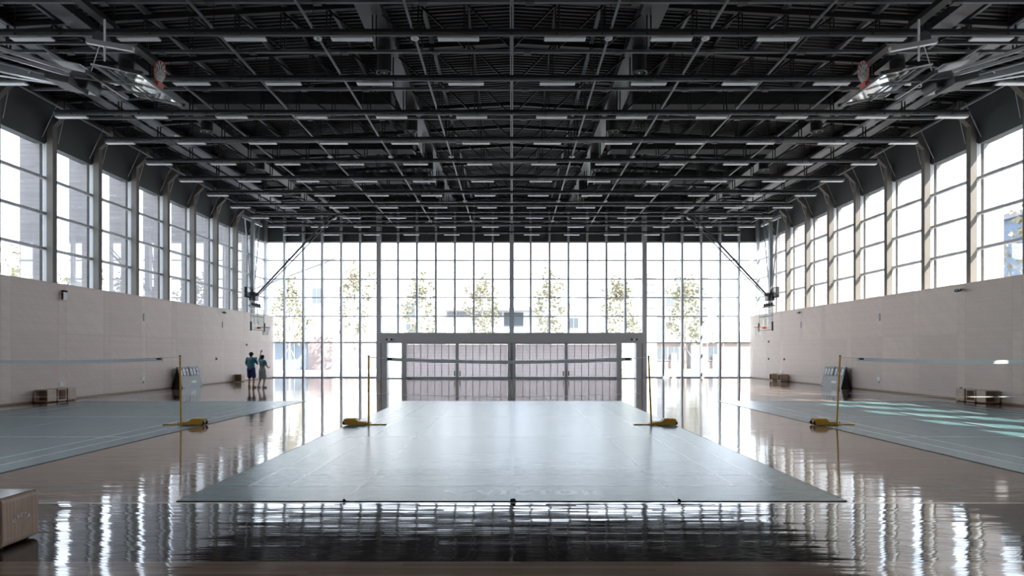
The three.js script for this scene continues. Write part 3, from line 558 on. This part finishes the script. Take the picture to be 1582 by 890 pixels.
for (const [s, d, lab] of [[-1, dk(8), 'dark bullet camera high on the shaded side wall, near the lowered goal'], [1, dk(8), 'dark bullet camera high on the sunlit side wall, near the lowered goal'], [1, dk(3), 'dark bullet camera high on the sunlit side wall, above the seat row']]) {
  const o = onWall(s, 'security_camera', lab, 'camera', undefined, 3.62, d);
  rod('arm', V(0, 0.02, 0), V(0, 0.04, 0.14), 0.02, M.black, o); const b = mesh('body', new THREE.CapsuleGeometry(0.055, 0.16, 6, 14), M.darkSteel, o, [s * 0.05, 0.0, 0.16], [0, 0, Math.PI / 2]); void b;
  mesh('lens', new THREE.CylinderGeometry(0.045, 0.045, 0.03, 14), M.black, o, [s * 0.2, 0, 0.16], [0, 0, Math.PI / 2]);
}

// ---------------------------------------------------------------- two players
function surfaceNet(prims, lo, hi, cell, k = 0.03) { // smooth union of tapered capsules, meshed on a grid
  const n = [0, 1, 2].map((i) => Math.ceil((hi[i] - lo[i]) / cell) + 1), [nx, ny, nz] = n, F = new Float32Array(nx * ny * nz);
  const P = prims.map(([a, b, r1, r2, sx = 1]) => ({ a, d: b.map((v, i) => v - a[i]), r1, r2, sx, l: Math.max(1e-9, b.reduce((q, v, i) => q + (v - a[i]) ** 2, 0)) }));
  for (let z = 0; z < nz; z++) for (let y = 0; y < ny; y++) for (let x = 0; x < nx; x++) {
    const p = [lo[0] + x * cell, lo[1] + y * cell, lo[2] + z * cell]; let acc = 1;
    for (const { a, d, r1, r2, sx, l } of P) {
      const e = [p[0] - a[0], p[1] - a[1], p[2] - a[2]], t = Math.max(0, Math.min(1, (e[0] * d[0] + e[1] * d[1] + e[2] * d[2]) / l));
      const q = Math.hypot((e[0] - d[0] * t) / sx, e[1] - d[1] * t, e[2] - d[2] * t) - (r1 + (r2 - r1) * t), h = Math.max(0, k - Math.abs(acc - q)) / k;
      acc = Math.min(acc, q) - h * h * k / 4;
    }
    F[(z * ny + y) * nx + x] = acc;
  }
  const id = new Int32Array(F.length).fill(-1), pos = [], idx = [], at = (x, y, z) => (z * ny + y) * nx + x;
  for (let z = 0; z < nz - 1; z++) for (let y = 0; y < ny - 1; y++) for (let x = 0; x < nx - 1; x++) {
    let c = 0, s = [0, 0, 0]; const v = []; for (let i = 0; i < 8; i++) v.push(F[at(x + (i & 1), y + ((i >> 1) & 1), z + (i >> 2))]);
    for (let i = 0; i < 8; i++) for (const b of [1, 2, 4]) if (!(i & b) && (v[i] < 0) !== (v[i | b] < 0)) { const t = v[i] / (v[i] - v[i | b]); s[0] += (i & 1) + (b === 1 ? t : 0); s[1] += ((i >> 1) & 1) + (b === 2 ? t : 0); s[2] += (i >> 2) + (b === 4 ? t : 0); c++; }
    if (c) { id[at(x, y, z)] = pos.length / 3; pos.push(lo[0] + (x + s[0] / c) * cell, lo[1] + (y + s[1] / c) * cell, lo[2] + (z + s[2] / c) * cell); }
  }
  for (let z = 1; z < nz - 1; z++) for (let y = 1; y < ny - 1; y++) for (let x = 1; x < nx - 1; x++) {
    const a = F[at(x, y, z)] < 0, quad = (p, q, r, t, f) => f ? idx.push(p, q, r, p, r, t) : idx.push(p, r, q, p, t, r);
    if (a !== F[at(x + 1, y, z)] < 0) quad(id[at(x, y - 1, z - 1)], id[at(x, y, z - 1)], id[at(x, y, z)], id[at(x, y - 1, z)], a);
    if (a !== F[at(x, y + 1, z)] < 0) quad(id[at(x - 1, y, z - 1)], id[at(x - 1, y, z)], id[at(x, y, z)], id[at(x, y, z - 1)], a);
    if (a !== F[at(x, y, z + 1)] < 0) quad(id[at(x - 1, y - 1, z)], id[at(x, y - 1, z)], id[at(x, y, z)], id[at(x - 1, y, z)], a);
  }
  const g = new THREE.BufferGeometry(); g.setAttribute('position', new THREE.Float32BufferAttribute(pos, 3)); g.setIndex(idx); g.computeVertexNormals(); return g;
}
function bounds(prims, m) { const lo = [9, 9, 9], hi = [-9, -9, -9]; for (const [a, b, r1, r2] of prims) for (const p of [a, b]) for (let i = 0; i < 3; i++) { const r = Math.max(r1, r2) * 1.5 + m; lo[i] = Math.min(lo[i], p[i] - r); hi[i] = Math.max(hi[i], p[i] + r); } return [lo, hi]; }
const sdf = (prims, cell, k) => surfaceNet(prims, ...bounds(prims, 0.03), cell, k);
function handPrims(w, dir, across) { // wrist, finger direction, thumb side; palm, four fingers, thumb
  const D = V(...dir).normalize(), A = V(...across).normalize(), N = D.clone().cross(A).normalize(), pt = (u, v, n = 0) => { const q = V(...w).addScaledVector(D, u).addScaledVector(A, v).addScaledVector(N, n); return [q.x, q.y, q.z]; };
  const out = [[pt(-0.03, 0), pt(0.02, 0), 0.02, 0.02], [pt(0.02, 0.016), pt(0.07, 0.024), 0.015, 0.013], [pt(0.02, -0.014), pt(0.068, -0.02), 0.015, 0.012], [pt(0.02, 0.0), pt(0.07, 0.0), 0.016, 0.013]];
  [[0.028, 0.064], [0.01, 0.072], [-0.009, 0.066], [-0.026, 0.05]].forEach(([v, L]) => out.push([pt(0.07, v), pt(0.07 + L * 0.5, v * 1.15, 0.008), 0.0085, 0.008], [pt(0.07 + L * 0.5, v * 1.15, 0.008), pt(0.07 + L, v * 1.2, 0.028), 0.008, 0.007]));
  out.push([pt(0.015, 0.02), pt(0.045, 0.05, 0.006), 0.011, 0.009], [pt(0.045, 0.05, 0.006), pt(0.075, 0.058, 0.012), 0.009, 0.0075]); return out;
}
function player(pos, turn, label, pose, cloth) {
  const o = thing('person', label, 'person', undefined, pos, turn), { s } = pose; // local +z is the way the person faces; joints in metres for a 1.6 m figure
  const sc = (p) => p.map((v) => v * s), pr = (list) => list.map(([a, b, r1, r2, sx]) => [sc(a), sc(b), r1 * s, r2 * s, sx]);
  const J = pose.j, torso = [[[0, 0.86, 0], [0, 1.02, 0.0], 0.095, 0.1, 1.35], [[0, 1.02, 0], [0, 1.24, -0.01], 0.1, 0.105, 1.35], [[-0.13, 1.31, -0.01], [0.13, 1.31, -0.01], 0.055, 0.055], [[0, 1.3, -0.01], [0, 1.42, 0.01], 0.05, 0.045]];
  const leg = (L) => [[L[0], L[1], 0.078, 0.052], [L[1], L[2], 0.052, 0.034], [L[2], [L[2][0] + L[3][0] * 0.02, 0.04, L[2][2] + L[3][2] * 0.02], 0.035, 0.035], [[L[2][0], 0.035, L[2][2]], [L[2][0] + L[3][0] * 0.15, 0.028, L[2][2] + L[3][2] * 0.15], 0.035, 0.028]];
  const arm = (A) => [[A[0], A[1], 0.045, 0.036], [A[1], A[2], 0.036, 0.024]];
  const head = [[[0, 1.5, 0.02], [0, 1.535, 0.01], 0.072, 0.08], [[0, 1.44, 0.035], [0, 1.47, 0.04], 0.045, 0.055], [[0, 1.49, 0.085], [0, 1.47, 0.1], 0.012, 0.016], [[-0.078, 1.49, 0.01], [-0.082, 1.51, 0.005], 0.014, 0.016], [[0.078, 1.49, 0.01], [0.082, 1.51, 0.005], 0.014, 0.016], [[-0.03, 1.43, 0.075], [0.03, 1.43, 0.075], 0.012, 0.012]];
  const geos = [sdf(pr([...torso, ...leg(J.ll), ...leg(J.rl), ...arm(J.la), ...arm(J.ra), [[0, 1.42, 0.01], [0, 1.5, 0.02], 0.045, 0.06]]), 0.014, 0.035), sdf(pr(head), 0.006, 0.02), sdf(pr(handPrims(J.la[2], J.lh, [1, 0, 0.3])), 0.0035, 0.006), sdf(pr(handPrims(J.ra[2], J.rh, [-1, 0, 0.3])), 0.0035, 0.006)];
  mesh('body', mergeGeometries(geos), cloth.skin, o);
  mesh('eye', new THREE.SphereGeometry(0.012 * s, 8, 6), M.black, o, sc([-0.032, 1.505, 0.083])); mesh('eye', new THREE.SphereGeometry(0.012 * s, 8, 6), M.black, o, sc([0.032, 1.505, 0.083]));
  mesh('hair', sdf(pr([[[0, 1.54, -0.01], [0, 1.545, 0.02], 0.085, 0.08], [[0, 1.5, -0.03], [0, 1.45, -0.035], 0.072, 0.05], [[-0.06, 1.53, 0], [0.06, 1.53, 0], 0.05, 0.05]]), 0.008, 0.02), M.hair ??= std(C(0.012, 0.01, 0.009), 0.6), o);
  const y0 = cloth.hem, sleeve = (A) => [A[0], A[0].map((v, i) => v + (A[1][i] - v) * cloth.sleeve), 0.066, 0.06];
  mesh('shirt', sdf(pr([[[0, y0, 0], [0, 1.24, -0.01], 0.122, 0.122, 1.35], [[-0.12, 1.31, -0.01], [0.12, 1.31, -0.01], 0.066, 0.066], sleeve(J.la), sleeve(J.ra)]), 0.012, 0.04), cloth.shirt, o);
  const th = (L, f) => [L[0], L[0].map((v, i) => v + (L[1][i] - v) * f), 0.1, 0.098];
  mesh('shorts', sdf(pr([[[0, 0.84, 0], [0, 0.98, 0], 0.12, 0.108, 1.35], th(J.ll, 0.85), th(J.rl, 0.85)]), 0.012, 0.05), cloth.shorts, o);
  for (const L of [J.ll, J.rl]) mesh('shoe', sdf(pr([[[L[2][0] - L[3][0] * 0.03, 0.05, L[2][2] - L[3][2] * 0.03], [L[2][0] + L[3][0] * 0.15, 0.036, L[2][2] + L[3][2] * 0.15], 0.046, 0.036], [[L[2][0], 0.07, L[2][2]], [L[2][0], 0.1, L[2][2]], 0.042, 0.042]]), 0.008, 0.02), cloth.shoe, o);
  return o;
}
const skin = std(C(0.42, 0.24, 0.16), 0.6), teal = std(C(0.07, 0.25, 0.29), 0.8), navy = std(C(0.03, 0.04, 0.15), 0.8), greyC = std(C(0.3, 0.33, 0.34), 0.85), shoeA = std(C(0.2, 0.12, 0.05), 0.6), shoeB = std(C(0.3, 0.3, 0.31), 0.6);
player([-11.6, 0, -30.9], Math.PI - 0.15, 'person seen from behind in a long teal shirt and navy shorts', { s: 0.98, j: { ll: [[-0.09, 0.84, 0], [-0.12, 0.46, 0.03], [-0.13, 0.09, -0.03], [-0.2, 0, 1]], rl: [[0.09, 0.84, 0], [0.1, 0.46, 0.04], [0.1, 0.09, 0.01], [0.2, 0, 1]], la: [[-0.18, 1.31, -0.01], [-0.24, 1.08, 0.12], [-0.13, 1.26, 0.26]], ra: [[0.18, 1.31, -0.01], [0.27, 1.08, 0.04], [0.25, 0.9, 0.2]], lh: [0.2, 0.9, 0.2], rh: [0.1, -0.6, 0.6] } }, { skin, shirt: teal, shorts: navy, shoe: shoeA, hem: 0.86, sleeve: 0.75 });
player([-11.03, 0, -30.7], Math.PI - 0.5, 'person in a short teal top and grey shorts reaching one arm straight up', { s: 0.9, j: { ll: [[-0.09, 0.84, 0], [-0.1, 0.46, 0.05], [-0.1, 0.09, -0.02], [-0.2, 0, 1]], rl: [[0.09, 0.84, 0], [0.1, 0.46, -0.02], [0.12, 0.09, -0.14], [0.2, 0, 1]], la: [[-0.18, 1.31, -0.01], [-0.22, 1.08, 0.08], [-0.14, 0.98, 0.25]], ra: [[0.18, 1.32, -0.01], [0.2, 1.55, 0.05], [0.19, 1.74, 0.08]], lh: [0.2, 0.2, 0.9], rh: [0, 1, 0.3] } }, { skin, shirt: teal, shorts: greyC, shoe: shoeB, hem: 1.14, sleeve: 0.5 });
// the second player's shirt stops above a bare midriff, as the photograph shows

// ---------------------------------------------------------------- outdoors
{
  const g = struct('ground', 'pale sunlit paving around the hall', 'ground');
  const pave = std(C(0.42, 0.41, 0.4), 0.9), road = std(C(0.34, 0.34, 0.35), 0.9);
  box('paving', -90, 90, -0.5, -0.125, -160, 30, pave, g);
  box('road', -60, 60, -0.124, -0.09, -60, -46, road, g);
  box('kerb', -60, 60, -0.124, 0.0, -60.3, -60, M.white, g); box('kerb', -60, 60, -0.124, -0.02, -46, -45.7, M.white, g);
  box('lawn', 6, 30, -0.124, 0.02, -66.2, -60.6, std(C(0.2, 0.3, 0.1), 1), g);
}
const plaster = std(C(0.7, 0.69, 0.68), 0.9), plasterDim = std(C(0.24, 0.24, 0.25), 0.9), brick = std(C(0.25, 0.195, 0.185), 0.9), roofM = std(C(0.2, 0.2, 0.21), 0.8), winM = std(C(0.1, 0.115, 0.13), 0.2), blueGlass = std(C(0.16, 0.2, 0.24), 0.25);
const px = (x, d) => (x - 790) / FOCAL * d, py = (y, d) => EYE + (545 - y) / FOCAL * d; // a photo pixel on a facade at a known distance
function gableGeo(pts, depth) { const s = new THREE.Shape(pts.map(([x, y]) => new THREE.Vector2(x, y))); const g = new THREE.ExtrudeGeometry(s, { depth, bevelEnabled: false }); return g; }
function house(label, d, outline, depth, mat, extra) { // outline in metres on the facade plane, extruded away from the hall
  const o = thing('house', label, 'building', undefined, [0, 0, -d]);
  mesh('wall', gableGeo(outline, depth), mat, o, [0, 0, -depth]);
  const q = { win: (x0, x1, y0, y1, m = winM, n = 'window', out = 0.04) => { const w = box(n, x0, x1, y0, y1, -0.05, out, m, o); if (n === 'window') { mesh('mullion', boxGeo(0.06, Math.abs(y1 - y0), 0.03), plasterDim, w, [0, 0, 0.06]); mesh('sill', boxGeo(Math.abs(x1 - x0) + 0.2, 0.08, 0.12), plasterDim, w, [0, -(y1 - y0) / 2 - 0.04, 0.05]); } return w; }, bar: (a, b, w, h, m, n) => bar(n, V(...a), V(...b), w, h, m, o), box: (n, x0, x1, y0, y1, z0, z1, m) => box(n, x0, x1, y0, y1, z0, z1, m, o) };
  extra?.(q); return o;
}
{
  const d = 68, x = (v) => px(v, d), y = (v) => py(v, d), B = -0.12;
  house('white gabled house with a small grey window over a brick base', d, [[x(380), B], [x(514), B], [x(514), y(400)], [x(395), y(444)], [x(380), y(444)]], 4.5, plaster, (q) => {
    q.win(x(482), x(496), y(469), y(445)); q.bar([x(372), y(453), 0.2], [x(516), y(399), 0.2], 0.6, 0.25, roofM, 'roof_edge');
    q.box('brick_base', x(478), x(514), B, y(520), 0, 0.5, brick); q.box('canopy', x(395), x(481), y(528), y(523), 0, 1.6, M.frame); q.win(x(425), x(478), y(571), y(530), blueGlass, 'shopfront', 0.2);
    for (const v of [440, 455, 468]) q.box('shopfront_bar', x(v), x(v) + 0.08, y(571), y(530), 0.2, 0.28, M.frame);
  });
  house('white flat roofed block between two gabled houses', d + 6, [[px(514, d + 6), B], [px(688, d + 6), B], [px(688, d + 6), py(407, d + 6)], [px(556, d + 6), py(407, d + 6)], [px(556, d + 6), py(400, d + 6)], [px(514, d + 6), py(400, d + 6)]], 12, plaster, (q) => {
    const X2 = (v) => px(v, d + 6), Y2 = (v) => py(v, d + 6); q.win(X2(627), X2(641), Y2(490), Y2(468)); q.box('brick_base', X2(514), X2(600), B, Y2(527), 0, 0.6, brick); q.win(X2(510), X2(526), Y2(570), Y2(532), blueGlass, 'entrance', 0.7); q.win(X2(627), X2(642), Y2(520), Y2(500));
  });
  house('low white wing with a long canopy and a corner window', d + 3, [[px(688, d + 3), B], [px(845, d + 3), B], [px(845, d + 3), py(478, d + 3)], [px(688, d + 3), py(478, d + 3)]], 10, plaster, (q) => {
    const X2 = (v) => px(v, d + 3), Y2 = (v) => py(v, d + 3); q.box('canopy', X2(686), X2(845), Y2(481), Y2(477), 0, 1.2, roofM); q.win(X2(778), X2(808), Y2(505), Y2(483)); q.box('brick_band', X2(690), X2(775), Y2(490), Y2(483), 0, 0.1, plasterDim);
  });
  house('white house with a long mono pitch roof and shadowed gable recess', d, [[x(850), B], [x(1014), B], [x(1014), y(416)], [x(850), y(479)]], 12, plaster, (q) => {
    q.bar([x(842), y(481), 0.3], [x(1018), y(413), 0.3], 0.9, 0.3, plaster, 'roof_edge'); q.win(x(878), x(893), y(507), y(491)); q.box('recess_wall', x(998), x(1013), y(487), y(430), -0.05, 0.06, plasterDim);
    for (const v of [440, 452, 464, 476]) q.box('recess_louvre', x(998), x(1012), y(v), y(v) + 0.12, 0.06, 0.1, roofM);
    q.win(x(1000), x(1012), y(507), y(492), plasterDim, 'panel');
  });
  house('long pale brick building with white framed doors behind the staked tree', d + 2, [[px(1010, d + 2), B], [px(1230, d + 2), B], [px(1230, d + 2), py(528, d + 2)], [px(1010, d + 2), py(528, d + 2)]], 10, brick, (q) => {
    const X2 = (v) => px(v, d + 2), Y2 = (v) => py(v, d + 2); for (const [a, b] of [[1016, 1030], [1033, 1048], [1075, 1085], [1095, 1108]]) { q.win(X2(a), X2(b), Y2(556), Y2(536)); }
    q.box('white_door', X2(1036), X2(1044), B, Y2(546), 0, 0.3, plaster); q.box('white_door', X2(1100), X2(1106), B, Y2(548), 0, 0.3, plaster); q.box('parapet', X2(1010), X2(1232), Y2(530), Y2(526), -0.2, 0.3, plaster); q.box('grey_bay', X2(1064), X2(1078), B, Y2(533), 0, 0.8, roofM);
  });
  house('pale distant block rising behind the brick building', d + 26, [[px(1025, d + 26), B], [px(1100, d + 26), B], [px(1100, d + 26), py(432, d + 26)], [px(1052, d + 26), py(432, d + 26)], [px(1025, d + 26), py(452, d + 26)]], 10, plasterDim, (q) => { const X2 = (v) => px(v, d + 26), Y2 = (v) => py(v, d + 26); q.win(X2(1030), X2(1040), Y2(470), Y2(460)); });
  house('white block behind the flat roofed block with a plain upper wall', d + 24, [[px(680, d + 24), B], [px(760, d + 24), B], [px(760, d + 24), py(419, d + 24)], [px(680, d + 24), py(419, d + 24)]], 10, plaster, (q) => { const X2 = (v) => px(v, d + 24), Y2 = (v) => py(v, d + 24); q.win(X2(735), X2(745), Y2(470), Y2(455), plasterDim); });
  const o = thing('house', 'dark blue grey block outside the sunlit windows', 'building', undefined, [28, -0.12, -33], 0);
  box('wall', 0, 10, 0, 9.2, -6.6, 6.6, std(C(0.12, 0.15, 0.2), 0.8), o); box('roof_edge', -0.2, 10.2, 9.2, 9.5, -6.8, 6.8, roofM, o);
  for (let i = 0; i < 4; i++) box('window', -0.05, 0.05, 5.6, 7.4, -5.2 + i * 2.8, -3.6 + i * 2.8, winM, o);
}
// sparse street trees
const bark = std(C(0.3, 0.27, 0.23), 0.9), leafM = [std(C(0.27, 0.245, 0.165), 0.8), std(C(0.31, 0.265, 0.19), 0.8), std(C(0.21, 0.215, 0.14), 0.8)];
leafM.forEach((m) => { m.side = THREE.DoubleSide; });
function tree(x, d, H, spread, seed, nLeaf, label, group, staked) {
  const r = rng(seed), o = thing('street_tree', label, 'tree', group, [x, -0.12, -d]), tips = [];
  const tr = rod('trunk', V(0, 0, 0), V(0.1 * (r() - 0.5), H * 0.62, 0), 0.11, bark, o, 0.05, 9); void tr;
  const twigs = [];
  for (let i = 0; i < 26; i++) {
    const t = 0.24 + 0.72 * i / 26, a = i * 2.4 + r(), L = spread * (1.05 - 0.75 * Math.abs(t - 0.42)) * (0.6 + 0.5 * r()) * (t > 0.75 ? 0.45 : 1), b = V(0, H * Math.min(t, 0.62), 0), e = V(Math.cos(a) * L, H * t + L * 0.75 + 0.3, Math.sin(a) * L);
    e.y = Math.min(e.y, H); twigs.push(rodRaw(b, e, 0.022, 5, 0.006)); for (let j = 0; j < 5; j++) tips.push(b.clone().lerp(e, 0.45 + 0.55 * r()));
  }
  twigs.push(rodRaw(V(0, H * 0.6, 0), V(0.1, H * 0.98, 0), 0.05, 6, 0.01)); tips.push(V(0.1, H * 0.95, 0), V(0.05, H * 0.85, 0));
  mesh('branches', mergeGeometries(twigs), bark, o).userData.kind = 'stuff';
  const parts = [[], [], []];
  for (let i = 0; i < nLeaf; i++) {
    const p = tips[Math.floor(r() * tips.length)], w = 0.09 + 0.1 * r(), q = V(p.x + (r() - 0.5) * 0.7, p.y + (r() - 0.5) * 0.8, p.z + (r() - 0.5) * 0.7);
    const a = r() * 6.28, b = (r() - 0.5) * 1.6, u = V(Math.cos(a), Math.sin(b) * 0.6, Math.sin(a)).normalize(), v = V(Math.sin(b), 1, Math.cos(b) * 0.5).cross(u).cross(u).normalize();
    const c = (s, t, n = 0) => q.clone().addScaledVector(u, s * w).addScaledVector(v, t * w).addScaledVector(u.clone().cross(v), n * w), P4 = [c(-1, 0), c(-0.2, 0.8, 0.15), c(1, 0.1, -0.1), c(-0.1, -0.8, 0.15)];
    const k = parts[Math.floor(r() * 3)]; for (const n of [0, 1, 2, 0, 2, 3]) k.push(P4[n].x, P4[n].y, P4[n].z);
  }
  parts.forEach((a, i) => { const g = new THREE.BufferGeometry(); g.setAttribute('position', new THREE.Float32BufferAttribute(a, 3)); g.computeVertexNormals(); mesh('foliage', g, leafM[i], o).userData.kind = 'stuff'; });
  if (staked) for (let i = 0; i < 3; i++) { const a = i * 2.09 + 0.5; rod('stake', V(Math.cos(a) * 1.3, 0, Math.sin(a) * 1.3), V(0.06 * Math.cos(a), 2.1, 0.06 * Math.sin(a)), 0.035, roofM, o); }
  return o;
}
[[447, 60, 8.2, 1.9, 640], [547, 62, 9.9, 2.1, 520], [648, 62, 9.0, 1.9, 460], [745, 62, 9.0, 2.1, 560], [848, 62, 9.2, 1.9, 460], [957, 62, 8.8, 1.9, 560], [1058, 60, 8.6, 2.1, 640]].forEach(([x, d, H, sp, n], i) => tree(px(x, d), d, H, sp, 100 + i, Math.round(n * 1.5), 'thin staked street tree outside the glass end wall, ' + ORD[i + 1] + ' from the shaded side', 'street trees outside the glass end wall', true));
[[-22, 25, 7.0], [-23, 31, 6.6], [-22.5, 36, 6.4], [23, 23.5, 8.4], [22, 29, 8.0], [24, 19, 9.4]].forEach(([x, d, H], i) => tree(x, d, H, 1.9, 200 + i, 380, x < 0 ? 'sparse young tree outside the shaded side windows, ' + ORD[3 - i] + ' from the glass end wall' : 'sparse young tree outside the sunlit side windows, ' + ORD[{ 4: 1, 3: 2, 5: 3 }[i]] + ' from the glass end wall', x < 0 ? 'trees outside the shaded windows' : 'trees outside the sunlit windows', false));
for (const [x, d, H] of [[1092, 58, 3.4], [1108, 64, 5.2], [1117, 66, 4.0]]) {
  const o = thing('street_lamp', 'slender pale street lamp pole near the brick building', 'street lamp', 'lamp poles outside the end wall', [px(x, d), -0.12, -d]);
  rod('pole', V(0, 0, 0), V(0, H, 0), 0.05, roofM, o, 0.04); bar('arm', V(-0.5, H - 0.05, 0), V(0.5, H - 0.05, 0), 0.05, 0.05, roofM, o); for (const s of [-1, 1]) mesh('lamp_head', new THREE.CapsuleGeometry(0.07, 0.2, 4, 8), roofM, o, [s * 0.5, H - 0.12, 0]);
}

renderer.render(scene, camera);
